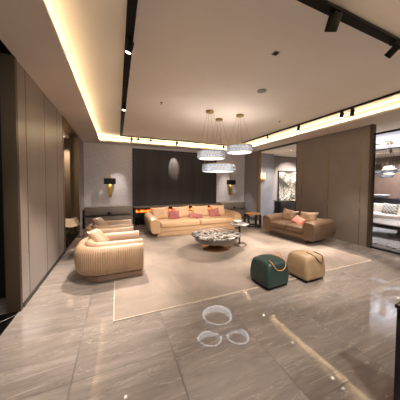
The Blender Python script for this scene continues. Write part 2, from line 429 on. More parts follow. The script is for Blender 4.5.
bm = BM(); box(bm, XR+.03, XR+.1, -1.4, PY0-.045, 2.5, 2.53); box(bm, XR+.03, XR+.1, -1.4, PY0-.045, 0, .03)
obj('window_frame', bm, 'black', g_, False)
struct('wall_right_near', bx(XR, XR+.14, YF, -1.4, 0, ZS), 'panel_right', 'brown wall behind the viewer on the right', 'wall')

# neighbouring showroom
struct('ceiling_showroom', bx(5.42, 12.2, YF, 7.6, 2.76, 2.86), 'ceiling', 'pale ceiling of the neighbouring showroom', 'ceiling')
struct('wall_showroom_back', bx(XR+.12, 12.2, 7.5, 7.6, 0, 2.76), 'grey_wall', 'lilac-grey wall of the neighbouring showroom', 'wall')
struct('wall_showroom_right', bx(12.1, 12.2, YF, 7.5, 0, 2.76), 'dark_wall', 'dark brown end wall of the neighbouring showroom', 'wall')
struct('pillar_showroom', bx(5.62, 6.5, 7.05, 7.5, 0, 2.76), 'pillar', 'blue-grey pillar seen through the right opening', 'pillar')

# ------------------------------------------------------------------ rug
r_ = obj('area_rug', bx(-.04, 4.33, 2.165, 5.6, 0, .008), 'rug', None, False)
tag(r_, 'large beige mottled rug under the seating group', 'rug')
bm = BM(); box(bm, -.05, 4.34, 2.153, 2.165, 0, .01); box(bm, -.05, -.04, 2.165, 5.6, 0, .009); box(bm, 4.33, 4.34, 2.165, 5.6, 0, .009)
obj('rug_edge_highlight', bm, 'rug_edge', r_, False)
RZ = .0085

# ------------------------------------------------------------------ armchairs
def make_armchair(loc, label, group):
    root = thing('tub_armchair', label, 'armchair', loc, 0, group)
    W, XB, XF, R = .45, -.46, .46, .34
    L1 = XF-(XB+R); LA = R*PI/2; L2 = 2*(W-R); TOT = 2*L1+2*LA+L2
    def path(s, o):
        """outline point at arc length s, pushed outward by o"""
        if s < L1: p, n = Vector((XF-s, -W)), Vector((0, -1))
        elif s < L1+LA:
            a = (s-L1)/R; n = Vector((-math.sin(a), -math.cos(a))); p = Vector((XB+R, -W+R))+n*R
        elif s < L1+LA+L2: p, n = Vector((XB, -W+R+(s-L1-LA))), Vector((-1, 0))
        elif s < L1+2*LA+L2:
            a = (s-L1-LA-L2)/R; n = Vector((-math.cos(a), math.sin(a))); p = Vector((XB+R, W-R))+n*R
        else: p, n = Vector((XB+R+(s-L1-2*LA-L2), W)), Vector((0, 1))
        return p+n*o
    def sweep(prof, N, pleat=0.0, ribs=0):
        bm = BM(); rings = []
        for i in range(N+1):
            s = TOT*i/N; end = min(s, TOT-s)
            rnd = max(0, 1-end/.05); pinch = rnd**2*.03
            jit = .5*math.sin(s*41)+.5*math.sin(s*23+1)
            ring = []
            for o, z, wgt in prof:
                oo = o
                if ribs: oo = o+wgt*pleat*(abs(math.sin(PI*ribs*s/TOT))**.6-.7)*(1+.35*jit)
                oo -= pinch*wgt if wgt > 0 else -pinch*.4
                q = path(s, oo); ring.append(bm.verts.new((q.x, q.y, z)))
            rings.append(ring)
        m = len(prof)
        for a, b in zip(rings, rings[1:]):
            for j in range(m):
                bm.faces.new((a[j], a[(j+1) % m], b[(j+1) % m], b[j]))
        bm.faces.new(rings[0]); bm.faces.new(rings[-1][::-1])
        return bm
    prof = [(-.16, .115, 0), (-.06, .115, .2), (-.02, .125, .6), (0, .17, 1), (.012, .24, 1), (.016, .34, 1), (.012, .43, 1), (0, .45, .7), (-.02, .485, .2), (-.05, .503, 0), (-.085, .505, 0), (-.115, .495, 0), (-.13, .46, 0), (-.13, .3, 0)]
    obj('pleated_shell', sweep(prof, 84*5, .010, 84), 'cream_leather_side', root)
    inner = [(-.125, .2, 0), (-.125, .48, 0), (-.14, .53, 0), (-.17, .545, 0), (-.2, .54, 0), (-.24, .50, 0), (-.25, .43, 0), (-.245, .3, 0)]
    o = obj('inner_back_pad', sweep(inner, 90), 'cream_leather', root)
    obj('seat_cushion', rbox(-.235, .46, -.215, .215, .16, .40, .05, 4), 'cream_leather', root)
    obj('seat_base', rbox(-.3, .44, -.3, .3, .11, .2, .02), 'cream_leather_side', root)
    obj('plinth', prism([(.45, -.37), (.45, .37), (-.15, .37), (-.31, .27), (-.37, 0), (-.31, -.27), (-.15, -.37)], 'z', 0, .115, .012), 'plinth_shaded', root)
    return root
make_armchair((-.105, 3.46, RZ), 'cream pleated tub armchair nearest the camera, on the left', 'pair of tub armchairs')
make_armchair((-.16, 4.70, RZ), 'cream pleated tub armchair behind the nearest armchair, towards the back wall', 'pair of tub armchairs')
def cushion(label, mat, loc, rot, w=.45, h=.43, t=.17, name='throw_cushion', group=None):
    o = obj(name, pillow(w, h, t), mat, None, True, loc, rot)
    tag(o, label, 'cushion', group); return o
def tilt(yaw_, lean, spin=0):
    """cushion facing -y, leaned back, spun in its plane, then turned"""
    return (Matrix.Rotation(yaw_, 3, 'Z') @ Matrix.Rotation(-lean, 3, 'X') @ Matrix.Rotation(spin, 3, 'Y')).to_euler()
cushion('cream cushion leaning in the nearest tub armchair', 'cream_leather', (-.275, 3.57, .52), tilt(math.radians(78), math.radians(42), math.radians(6)), .36, .36, .14, group='armchair cushions')
cushion('cream cushion leaning in the tub armchair towards the back', 'cream_leather', (-.33, 4.80, .52), tilt(math.radians(78), math.radians(42), math.radians(6)), .36, .36, .14, group='armchair cushions')

# ------------------------------------------------------------------ sofas (face -y in their own space)
def make_sofa(label, loc, rotz, half, depth, mats, two=True, name='sofa', boxy=False):
    body, plinth, side = mats
    root = thing(name, label, 'sofa', loc, rotz)
    hd = depth/2
    # plinth
    obj('plinth', rbox(-half+.22, half-.22, -hd+.05, hd-.1, 0, .13, .012), plinth, root)
    obj('seat_frame', rbox(-half+.18, half-.18, -hd+.03, hd-.05, .12, .25, .02), body, root)
    # arms: flared out, tops rolling down towards the seat
    for s in (-1, 1):
        P = [(half-.30, .11), (half-.07, .11), (half-.03, .2), (half, .38), (half-.01, .48), (half-.05, .52), (half-.16, .525), (half-.24, .49), (half-.285, .43), (half-.30, .35)]
        if boxy: P = [(half-.28, .11), (half-.05, .11), (half-.015, .16), (half, .30), (half, .46), (half-.015, .51), (half-.06, .54), (half-.18, .545), (half-.25, .525), (half-.285, .47), (half-.29, .36)]
        P = [(s*a, b) for a, b in P]
        bm = BM(); N = 10; rings = []
        for i in range(N+1):
            y = -hd+(2*hd)*i/N
            f = 1-.10*max(0, 1-i/2.2)**2            # front slightly drawn in
            cx = s*(half-.17)
            dz = (-.015 if boxy else -.05)*max(0, 1-i/3)**1.5
            rings.append([bm.verts.new((cx+(u-cx)*(1-(.08 if boxy else .18)*max(0, 1-i/1.0)), y, .11+(v-.11)*(1+dz/.5)-(0 if i else .02)*(v-.11)/.5)) for u, v in P])
        m = len(P)
        for a, b in zip(rings, rings[1:]):
            for j in range(m): bm.faces.new((a[j], a[(j+1) % m], b[(j+1) % m], b[j]))
        bm.faces.new(rings[0]); bm.faces.new(rings[-1][::-1])
        arm = obj('arm', bm, body, root)
        for q in range(3):                           # stitched channels on the front of the arm
            xx = s*(half-.11-.055*q)
            obj('stitched_channel', tube([(xx+s*.02, -hd+.004, .42-.05*q), (xx+s*.012, -hd+.002, .3), (xx, -hd+.002, .14)], .004, 6), side, arm)
    # back
    P = [(hd-.24, .2), (hd-.22, .47), (hd-.18, .52), (hd-.10, .53), (hd-.03, .50), (hd, .43), (hd-.04, .11), (hd-.2, .11)]
    obj('back', prism(P, 'x', -half+.1, half-.1, .012), body, root)
    # seats
    inn = half-.29
    def soft(c): return Vector((c.x, c.y, c.z+.018*math.cos(c.x*1.3)*math.cos((c.y)*2.2) if c.z > .3 else c.z))
    spans = ((-inn, -.004), (.004, inn)) if two else ((-inn, inn),)
    for a, b in spans:
        obj('seat_cushion', rbox(a, b, -hd-.02, hd-.22, 0.235, .385, .045, 4, 2, soft), body, root)
    return root
make_sofa('long cream leather sofa with rolled arms facing the room, before the fireplace', (2.14, 5.64, RZ), 0, 1.40, 1.0, ('sofa_cream', 'sofa_plinth', 'cream_leather_side'))
for lab, x in (('cream back cushion at the left end of the long sofa', 1.15), ('cream back cushion left of centre on the long sofa', 1.80), ('cream back cushion right of centre on the long sofa', 2.42), ('cream back cushion at the right end of the long sofa', 3.02)):
    cushion(lab, 'pillow_cream', (x, 5.78, .545), tilt(random.uniform(-.06, .06), math.radians(24), random.uniform(-.06, .06)), .54, .38, .19, 'back_cushion', 'cream back cushions')
cushion('pink cushion by the leftmost cream cushion on the long sofa', 'pink', (1.52, 5.60, .50), tilt(.15, math.radians(28), .12), .34, .29, .13, group='pink cushions')
cushion('pink cushion lying low at the middle of the long sofa', 'pink', (2.16, 5.50, .44), tilt(.1, math.radians(72), .3), .42, .28, .11, group='pink cushions')
cushion('pink cushion before the rightmost cream cushion on the long sofa', 'pink', (2.80, 5.60, .505), tilt(-.1, math.radians(28), -.1), .38, .29, .13, group='pink cushions')

RS = (4.38, 3.89)
ra = math.radians(-82)
make_sofa('taupe-brown leather two-seat sofa beside the brown partition', (RS[0], RS[1], RZ), ra, .745, .92, ('taupe_leather', 'taupe_dark', 'taupe_dark'), True, 'loveseat', True)
def rs(x, y, z): 
    return (RS[0]+x*math.cos(ra)-y*math.sin(ra), RS[1]+x*math.sin(ra)+y*math.cos(ra), z)
cushion('taupe back cushion at the far end of the brown sofa', 'taupe_pillow', rs(-.30, .11, .525), tilt(ra, math.radians(22), .1), .47, .37, .18, 'back_cushion', 'taupe back cushions')
cushion('taupe back cushion at the near end of the brown sofa', 'taupe_pillow', rs(.25, .11, .53), tilt(ra, math.radians(22), -.05), .47, .37, .18, 'back_cushion', 'taupe back cushions')
cushion('coral pink cushion lying on the brown sofa', 'coral', rs(.12, -.10, .465), tilt(ra, math.radians(42), .35), .34, .25, .12)

# ------------------------------------------------------------------ coffee table
t = thing('coffee_table', 'low round coffee table with black and white marble top on the rug', 'coffee table', (1.985, 3.87, RZ))
obj('marble_top', lathe([(0, .29), (.5, .29), (.535, .296), (.54, .31), (.535, .326), (.52, .332), (0, .332)], 64), 'bw_marble', t)
obj('drum_body', lathe([(0, .165), (.38, .165), (.43, .175), (.46, .2), (.475, .24), (.48, .289), (0, .289)], 64), 'drum_grey', t)
obj('copper_base', lathe([(0, 0), (.3, 0), (.31, .012), (.30, .024), (.22, .032), (.16, .05), (.13, .09), (.12, .165), (0, .165)], 48), 'copper', t)
# side table
t = thing('side_table', 'small round bronze side table with grey top beyond the coffee table', 'side table', (2.60, 3.88, RZ))
obj('table_top', lathe([(0, .465), (.21, .465), (.222, .475), (.222, .485), (.212, .49), (0, .49)], 48), 'grey_marble', t)
obj('stem', lathe([(0, .02), (.022, .02), (.022, .465), (0, .465)], 20), 'dark_bronze', t)
obj('base_plate', lathe([(0, 0), (.16, 0), (.165, .01), (.155, .02), (0, .02)], 40), 'dark_bronze', t)
d = obj('bowl', lathe([(0, 0), (.035, 0), (.07, .03), (.085, .055), (.078, .055), (.06, .03), (0, .012)], 28), 'white_ceramic', None, True, (2.58, 3.93, RZ+.491))
tag(d, 'small white dish on the round side table', 'dish')

# ------------------------------------------------------------------ poufs
def pouf(name, label, mat, loc, rotz, sx, sy, h, seed):
    root = thing(name, label, 'pouf', loc, rotz)
    rnd = random.Random(seed)
    def f(c):
        u, v, w = c.x/(sx/2), c.y/(sy/2), c.z/h
        b = 1+.04*math.sin(PI*min(1, w))-.22*max(0, w-.4)**1.3
        cr = 1-.018*math.exp(-((w-.30)/.025)**2)-.018*math.exp(-((w-.20)/.025)**2)   # two pressed-in creases
        dome = .015*(1-u*u)*(1-v*v) if w > .8 else 0
        pin = -.012*abs(u*v) if w > .8 else 0
        wob = .006*math.sin(9*c.x+5*c.z+seed)
        return Vector((c.x*b*cr+wob, c.y*b*cr, c.z+dome+pin))
    bm = rbox(-sx/2, sx/2, -sy/2, sy/2, .02, h, .045, 4)
    bmesh.ops.subdivide_edges(bm, edges=[e for e in bm.edges if e.calc_length() > .1], cuts=11, use_grid_fill=True)
    for v in bm.verts: v.co = f(v.co)
    obj('body', bm, mat, root)
    obj('foot_plate', rbox(-sx/2+.02, sx/2-.02, -sy/2+.02, sy/2-.02, 0, .03, .01), 'black', root)
    return root
p1 = pouf('pouf', 'dark green leather pouf with tan braided strap at the rug edge', 'green', (1.975, 2.20, RZ+.002), math.radians(3), .40, .37, .355, 2)
pts = [(-.10, -.10, .37), (-.11, -.15, .355), (-.09, -.182, .31), (-.05, -.198, .265), (.02, -.205, .25), (.08, -.20, .27), (.12, -.182, .315), (.14, -.14, .355), (.12, -.07, .375), (.09, -.02, .385)]
def smooth_pts(p, n=6):
    out = []; P = [Vector(a) for a in p]
    for i in range(len(P)-1):
        a, b, c, d_ = P[max(i-1, 0)], P[i], P[i+1], P[min(i+2, len(P)-1)]
        for j in range(n):
            t_ = j/n
            out.append(.5*((2*b)+(c-a)*t_+(2*a-5*b+4*c-d_)*t_**2+(3*b-a-3*c+d_)*t_**3))
    return out+[P[-1]]
s_ = obj('carry_strap', tube(smooth_pts(pts), .0058, 8), 'strap', p1); s_['label'] = 'tan braided strap'
kn = obj('strap_knot', tube(smooth_pts([(.09, -.02, .385), (.11, .0, .41), (.14, -.03, .415), (.14, -.08, .39), (.11, -.06, .378)]), .0065, 8), 'strap', p1); kn['label'] = 'tan strap knot'
p2 = pouf('pouf', 'beige leather pouf beside the green pouf', 'beige', (2.625, 2.15, RZ+.002), math.radians(2), .40, .37, .355, 5)
pts = [(-.02, -.03, .378), (-.01, -.11, .368), (.0, -.168, .34), (.04, -.193, .285), (.08, -.20, .26), (.11, -.193, .285), (.145, -.166, .335), (.15, -.11, .357), (.145, -.03, .365)]
s_ = obj('carry_strap', tube(smooth_pts(pts), .006, 8), 'dark_strap', p2); s_['label'] = 'dark brown strap'

# ------------------------------------------------------------------ stool by the opening
t = thing('stool', 'black framed stool with tan seat at the right end of the long sofa', 'stool', (4.13, 5.42, 0), math.radians(-12))
obj('seat', rbox(-.215, .215, -.18, .18, .40, .455, .018), 'tan_seat', t)
for sx in (-1, 1):
    for sy in (-1, 1):
        obj('leg', rbox(sx*.20-.028, sx*.20+.028, sy*.16-.028, sy*.16+.028, 0, .40, .006, 2), 'black_wood', t)
for sy in (-1, 1):
    obj('stretcher', rbox(-.18, .18, sy*.16-.015, sy*.16+.015, .02, .06, .005, 2), 'black_wood', t)
    obj('stretcher', rbox(-.18, .18, sy*.16-.012, sy*.16+.012, .24, .27, .005, 2), 'black_wood', t)
for sx in (-1, 1): obj('stretcher', rbox(sx*.20-.015, sx*.20+.015, -.14, .14, .02, .06, .005, 2), 'black_wood', t)

# ------------------------------------------------------------------ cabinets and fireplace console at the back wall
def cabinet(label, x0, x1):
    w = (x1-x0)/2; root = thing('sideboard', label, 'sideboard', ((x0+x1)/2, 7.17, 0))
    obj('carcass', rbox(-w, w, -.2, .225, .05, .635, .008, 2), 'cabinet', root)
    obj('plinth', bx(-w+.03, w-.03, -.17, .2, 0, .05), 'cabinet_gap', root)
    obj('worktop', rbox(-w-.005, w+.005, -.23, .225, .635, .66, .006, 2), 'cabinet', root)
    for z0, z1 in ((.35, .62), (.07, .422)):
        dr = obj('drawer', rbox(-w+.015, w-.015, -.222, -.2, z0, z1, .006, 2), 'cabinet', root)
        if z0 > .3: obj('knob', lathe([(0, 0), (.03, 0), (.045, .012), (.04, .026), (0, .03)], 20), 'black', dr, True, (0, -.222, .455), (PI/2, 0, 0))
    return root
cabinet('taupe sideboard under the left wall sconce', -.93, .44)
cabinet('taupe sideboard under the right wall sconce', 3.82, 4.95)
t = thing('fireplace_console', 'dark low fireplace console with stone mantel behind the long sofa', 'fireplace', (2.135, 7.18, 0))
obj('mantel', rbox(-1.62, 1.62, -.2, .155, .575, .64, .006, 2), 'stone', t)
bm = BM(); box(bm, -1.6, 1.6, -.16, .155, 0, .42); box(bm, -1.6, 1.6, -.16, .155, .545, .575); box(bm, -1.6, -1.56, -.16, .155, .42, .545); box(bm, 1.56, 1.6, -.16, .155, .42, .545); box(bm, -1.56, 1.56, .1, .155, .42, .545)
obj('firebox', bm, 'black_lacquer', t, False)
bm = BM(); N = 150
vs0 = [bm.verts.new((-1.55+3.1*i/N, -.1, .422)) for i in range(N+1)]
vs1 = [bm.verts.new((-1.55+3.1*i/N, -.06+.02*math.sin(i), .485+.022*math.sin(i*1.7)+.012*math.sin(i*.63+1))) for i in range(N+1)]
vs2 = [bm.verts.new((-1.55+3.1*i/N, -.02, .422)) for i in range(N+1)]
for i in range(N):
    bm.faces.new((vs0[i], vs0[i+1], vs1[i+1], vs1[i])); bm.faces.new((vs1[i], vs1[i+1], vs2[i+1], vs2[i])); bm.faces.new((vs2[i], vs2[i+1], vs0[i+1], vs0[i]))
bm.faces.new((vs0[0], vs1[0], vs2[0])); bm.faces.new((vs0[-1], vs2[-1], vs1[-1]))
o = obj('flames', bm, 'fire', t); o['label'] = 'glowing orange flames'

# ------------------------------------------------------------------ wall sconces
def sconce(label, x, lightw=.3):
    root = thing('wall_sconce', label, 'wall lamp', (x, 7.39, 1.0), 0, 'wall sconces beside the dark panel')
    bm = BM(); N = 24
    outl = []
    for i in range(N+1):
        z = -.06+.78*i/N; u = i/N
        wd = .014+(.058*math.sin(PI*min(1, (u+.03)/.72))**.5 if u < .69 else .0)*(1-.25*u)+.004*math.sin(i*1.3)
        outl.append((wd, z))
    P = [(a, b) for a, b in outl]+[(-a*.92, b) for a, b in outl[::-1]]
    obj('gold_leaf_body', prism(P, 'y', -.05, -.025), 'gold', root)
    obj('wall_plate', rbox(-.03, .03, -.025, .0, .2, .55, .004), 'gold', root)
    bm = BM(); 
    box(bm, -.18, .18, -.165, -.155, .38, .575); box(bm, -.18, -.17, -.155, -.035, .38, .575); box(bm, .17, .18, -.155, -.035, .38, .575); box(bm, -.17, .17, -.06, -.052, .38, .575)
    obj('lamp_shade', bm, 'black', root, False)
    obj('bulb', lathe([(0, .44), (.02, .45), (.028, .475), (.02, .5), (0, .51)], 16), 'shade_glow', root, True, (0, -.11, 0))
    l = bpy.data.lights.new('sconce_light', 'POINT'); l.energy = lightw; l.color = (1, .78, .5); l.shadow_soft_size = .02
    lo = bpy.data.objects.new('sconce_light', l); COL.objects.link(lo); lo.parent = root; lo.location = (0, -.11, .36)
sconce('gold leaf wall sconce with black shade left of the dark panel', -.22)
sconce('gold leaf wall sconce with black shade right of the dark panel', 4.44)

# ------------------------------------------------------------------ chandeliers
def chandelier(name, label, loc, R, H, canopy, group, power, cool=(1, .9, .8), zc=ZC, bars=None):
    x, y, z = loc
    root = thing(name, label, 'chandelier', (x, y, z), 0, group)
    cx, cy = canopy[0]-x, canopy[1]-y; top = zc-z
    obj('canopy', lathe([(0, top), (.085, top), (.085, top-.03), (.08, top-.035), (0, top-.035)], 32), 'brass', root, True, (cx, cy, 0))
    hz = H/2
    for q in range(4):
        a = PI/4+q*PI/2
        obj('suspension_wire', tube([(cx+.06*math.cos(a), cy+.06*math.sin(a), top-.03), (R*math.cos(a), R*math.sin(a), hz)], .0022, 6), 'brass', root)
    bm = BM()
    for zz, hh in ((hz-.012, .014), (0-.004, .008), (-hz, .012)):
        lathe([(R-.012, zz), (R+.004, zz), (R+.004, zz+hh), (R-.012, zz+hh), (R-.012, zz)], 64, bm)
    obj('ring_frame', bm, 'brass', root)
    # crystal band: two tiers of prisms
    bm = BM(); n = bars or int(2*PI*R/.03)
    for tier, (za, zb) in enumerate(((.006, hz-.014), (-hz+.012, -.006))):
        for i in range(n):
            a = 2*PI*(i+.5*tier)/n; c, s = math.cos(a), math.sin(a)
            tw = PI*R/n*.88
            out = [(R+.016, 0), (R+.002, tw), (R-.012, 0), (R+.002, -tw)]
            A = [bm.verts.new((c*r_-s*w_2, s*r_+c*w_2, za)) for r_, w_2 in out]
            B = [bm.verts.new((c*r_-s*w_2, s*r_+c*w_2, zb)) for r_, w_2 in out]
            bm.faces.new(A[::-1]); bm.faces.new(B)
            for j in range(4): bm.faces.new((A[j], A[(j+1) % 4], B[(j+1) % 4], B[j]))
    obj('crystal_band', bm, 'crystal', root, False)
    obj('light_ring', lathe([(R-.05, -hz+.02), (R-.035, -hz+.02), (R-.035, hz-.02), (R-.05, hz-.02), (R-.05, -hz+.02)], 64), 'crystal_led', root)
    if R > .2:
        obj('glow_shield', lathe([(R-.06, hz-.004), (R-.006, hz-.004), (R-.006, hz+.001), (R-.06, hz+.001), (R-.06, hz-.004)], 64), 'brass', root)  # added shield, keeps the upward glow off the room below
        obj('added_glow_ring', lathe([(R-.05, -hz+.006), (R-.018, -hz+.006), (R-.018, -hz+.012), (R-.05, -hz+.012), (R-.05, -hz+.006)], 64), 'lower_glow', root)  # added glowing ring, made to show in the floor reflections
        obj('added_uplight_ring', lathe([(R-.05, hz+.0015), (R-.02, hz+.0015), (R-.02, hz+.004), (R-.05, hz+.004), (R-.05, hz+.0015)], 64), 'added_uplight', root)  # added glowing ring, made to brighten the ceiling
    if power:
        l = bpy.data.lights.new('chandelier_light', 'POINT'); l.energy = power; l.color = cool; l.shadow_soft_size = .012
        lo = bpy.data.objects.new('chandelier_light', l); COL.objects.link(lo); lo.parent = root; lo.location = (0, 0, -.02)
    return root
chandelier('ring_chandelier', 'left crystal ring pendant of the three over the coffee table', (1.83, 3.82, 2.01), .275, .155, (1.81, 3.85), 'three crystal ring pendants', 0)
chandelier('ring_chandelier', 'right and highest crystal ring pendant of the three over the coffee table', (2.53, 3.82, 2.18), .275, .155, (2.52, 3.80), 'three crystal ring pendants', 0)
chandelier('ring_chandelier', 'lowest and widest crystal ring pendant of the three over the coffee table', (2.19, 4.17, 1.775), .37, .17, (2.23, 4.23), 'three crystal ring pendants', 0)

def downlight(label, x, y, zc, target, power, col=(1, .8, .58), ang=80):
    t = thing('recessed_downlight', label, 'downlight', (x, y, zc), 0, 'recessed downlights')
    obj('trim_ring', lathe([(.03, -.0005), (.045, -.0005), (.045, -.006), (.03, -.006), (.03, -.0005)], 24), 'white_plastic', t)
    obj('lens', lathe([(0, -.0005), (.03, -.0005), (.03, -.003), (0, -.003)], 20), 'lens', t)
    l = bpy.data.lights.new('downlight_beam', 'SPOT'); l.energy = power; l.color = col; l.spot_size = math.radians(ang); l.spot_blend = .7; l.shadow_soft_size = .04
    lo = bpy.data.objects.new('downlight_beam', l); COL.objects.link(lo); lo.parent = t; lo.location = (0, 0, -.012)
    lo.rotation_euler = aim((x, y, zc-.012), target).to_euler()
# ------------------------------------------------------------------ ceiling tracks and spots
def track(label, x0, x1, y0, y1):
    o = obj('ceiling_track', rbox(x0, x1, y0, y1, ZC-.03, ZC-.0005, .004, 2), 'black', None, False)
    tag(o, label, 'light track', 'black ceiling tracks')
TY0, TY1, TX0, TX1 = 1.22, 6.86, .13, 4.27
track('black ceiling track along the left side of the tray', TX0-.04, TX0+.04, TY0+.04, TY1-.03)
track('black ceiling track along the right side of the tray', TX1-.03, TX1+.03, TY0+.04, TY1-.03)
track('black ceiling track across the back of the tray', TX0-.04, TX1+.03, TY1-.03, TY1+.03)
track('black ceiling track across the front of the tray', TX0-.04, TX1+.03, TY0-.04, TY0+.04)
def spot(label, p, target, power, ang=40, size=.036, length=.12, drop=.085, blend=.6, col=(1, .90, .82), name='track_spotlight', zc=None, group='track spotlights'):
    zc = zc if zc is not None else ZC-.03
    root = thing(name, label, 'spotlight', (p[0], p[1], zc), 0, group)
    obj('adapter', rbox(-.016, .016, -.03, .03, -.018, 0, .003, 2), 'black', root)
    obj('stem', tube([(0, 0, -.016), (0, 0, -drop)], .007, 8), 'black', root)
    q = aim((p[0], p[1], zc-drop), target)
    bm = lathe([(0, length/2), (size*.9, length/2), (size, length/2-.006), (size, -length/2), (size*.86, -length/2), (size*.8, -length/2+.012), (0, -length/2+.012)], 28)
    h = obj('lamp_head', bm, 'black', root, True, (0, 0, -drop)); h.rotation_euler = q.to_euler()
    obj('lens', lathe([(0, -length/2+.011), (size*.78, -length/2+.011), (size*.78, -length/2+.008), (0, -length/2+.006)], 24), 'lens', h)
    if power:
        l = bpy.data.lights.new('spot_beam', 'SPOT'); l.energy = power; l.color = col; l.spot_size = math.radians(ang); l.spot_blend = blend; l.shadow_soft_size = .01
        lo = bpy.data.objects.new('spot_beam', l); COL.objects.link(lo); lo.parent = h; lo.location = (0, 0, -length/2-.005)
    return root
# left track
spot('spotlight on the left track, the one nearer the viewer', (TX0, 2.25), (-.55, 2.5, 0), 110, 60)
spot('spotlight on the left track, the farther one', (TX0, 4.03), (-.15, 3.4, .4), 175, 54)
# right track
spot('farthest spotlight on the right track', (TX1, 4.94), (2.0, 4.0, .3), 290, 48)
spot('second farthest spotlight on the right track, alone at mid length', (TX1, 3.79), (4.0, 3.75, .4), 150, 50)
spot('left one of the two close spotlights on the right track', (TX1, 2.73), (3.4, 2.5, 0), 150, 52)
spot('right one of the two close spotlights on the right track', (TX1, 2.53), (4.6, 3.0, .2), 60, 50)
# back track
spot('leftmost spotlight on the back track', (.44, TY1), (-.3, 7.1, .6), 75, 46)
spot('second spotlight from the left on the back track', (.65, TY1), (.0, 4.6, .4), 110, 42)
spot('third spotlight from the left on the back track', (1.06, TY1), (1.6, 5.3, .4), 110, 60)
spot('middle spotlight on the back track, lighting the dark panel', (1.95, TY1), (1.97, 7.34, 2.1), 90, 32)
spot('rightmost spotlight on the back track, beyond the pendants', (3.83, TY1), (4.45, 7.1, .6), 75, 46)
# front track: the large one in view, two unseen ones added to light the sofa
spot('large black spotlight with lit lens on the front track', (1.76, TY1*0+TY0), (2.4, 3.0, 0), 90, 60, .05, .13, .08)
spot('added unseen spotlight on the front track left of the large one, above the frame', (.75, TY0), (1.5, 5.0, .3), 130, 44)
spot('added unseen spotlight on the front track right of the large one, above the frame', (2.7, TY0), (2.7, 4.9, .3), 130, 44)

# downlights added behind the viewer to brighten the room
for i, (x, y) in enumerate(((-.6, -.6), (.9, -.6), (2.4, -.6), (3.9, -.6))):
    downlight('added fill downlight in the ceiling border behind the viewer', x, y, ZS, (x+.3, y+2.2, 0), 75, (1, .94, .89), 140)
# small ceiling fittings
o = obj('ceiling_speaker', lathe([(0, ZC-.001), (.075, ZC-.001), (.075, ZC-.008), (.06, ZC-.012), (0, ZC-.012)], 32), 'grey_fixture', None, True, (2.2, 2.69, 0)); tag(o, 'round grey grille on the ceiling right of the pendants', 'speaker')
t = thing('recessed_downlight', 'dark square recessed downlight in the ceiling near the front track', 'downlight', (1.72, 1.87, ZC))
bm = BM(); s = .035
for a in ((-s, s, -s, -s+.006), (-s, s, s-.006, s), (-s, -s+.006, -s+.006, s-.006), (s-.006, s, -s+.006, s-.006)): box(bm, *a, -.006, -.0005)
obj('frame', bm, 'grey_fixture', t, False); obj('baffle', bx(-s+.006, s-.006, -s+.006, s-.006, -.004, -.0005), 'black', t, False)
def sprinkler(label, x, y):
    t = thing('sprinkler', label, 'sprinkler', (x, y, ZC), 0, 'ceiling sprinklers')
    obj('rosette', lathe([(0, -.0005), (.028, -.0005), (.026, -.006), (0, -.006)], 20), 'grey_fixture', t)
    obj('sprinkler_head', lathe([(0, -.006), (.007, -.006), (.007, -.03), (.015, -.032), (.015, -.036), (0, -.036)], 14), 'brass', t)
sprinkler('small ceiling sprinkler left of the pendants', .78, 3.81)
sprinkler('small ceiling sprinkler right of the pendants', 3.64, 3.78)

# ------------------------------------------------------------------ black pedestal at the right edge
t = thing('display_pedestal', 'black display pedestal cut by the right edge of the photo', 'pedestal', (1.70, .44, 0))
obj('body', rbox(-.215, .215, -.17, .17, .05, .69, .006, 2), 'black_lacquer', t)
obj('top', rbox(-.222, .222, -.177, .177, .69, .712, .004, 2), 'black_lacquer', t)
obj('plinth', bx(-.19, .19, -.15, .15, 0, .05), 'black', t, False)

# ------------------------------------------------------------------ alcove chair
t = thing('lounge_chair', 'cream shell lounge chair in the dark alcove on the left', 'chair', (-1.13, 6.12, .006), math.radians(20))
bm = BM(); N = 12; G = {}
for i in range(N+1):
    for j in range(N+1):
        u = -1+2*i/N; v = j/N
        x = 0.20*u*(1-.25*abs(2*v-1)**3)
        y = -.20+.38*v; z = .26+.04*u*u+.20*max(0, v-.45)**1.3*2+.03*max(0, .15-v)*3
        G[i, j] = bm.verts.new((x, y, z))
for i in range(N):
    for j in range(N): bm.faces.new((G[i, j], G[i+1, j], G[i+1, j+1], G[i, j+1]))
bmesh.ops.solidify(bm, geom=list(bm.faces), thickness=.03)
obj('shell_seat', bm, 'shell', t)
for sx in (-1, 1):
    for sy in (-1, 1): obj('leg', tube([(sx*.08, sy*.08, .26), (sx*.16, sy*.15, 0)], .011, 8), 'black_wood', t)
downlight('recessed downlight over the dark alcove wall', -1.38, 6.72, ZS, (-1.34, 6.9, 0), 130)

# ------------------------------------------------------------------ neighbouring showroom furniture
# wall lamp on the pillar
t = thing('wall_lamp', 'lit gold and glass wall lamp on the blue-grey pillar', 'wall lamp', (5.84, 7.05, 1.68))
obj('wall_plate', rbox(-.05, .05, -.02, 0, -.12, .12, .005), 'gold', t)
for sx in (-1, 1):
    obj('glass_tube', lathe([(0, -.02), (.028, -.02), (.032, 0), (.032, .2), (.028, .21), (0, .21)], 20), 'lamp_glow', t, True, (sx*.085, -.075, 0))
    obj('holder', tube([(sx*.03, -.02, -.05), (sx*.085, -.05, -.05), (sx*.085, -.075, -.02)], .012, 8), 'gold', t)
obj('drip_tray', rbox(-.15, .15, -.12, -.02, -.085, -.06, .005), 'gold', t)
l = bpy.data.lights.new('wall_lamp_light', 'POINT'); l.energy = 2.5; l.color = (1, .8, .45); l.shadow_soft_size = .05
lo = bpy.data.objects.new('wall_lamp_light', l); COL.objects.link(lo); lo.parent = t; lo.location = (0, -.16, .05)
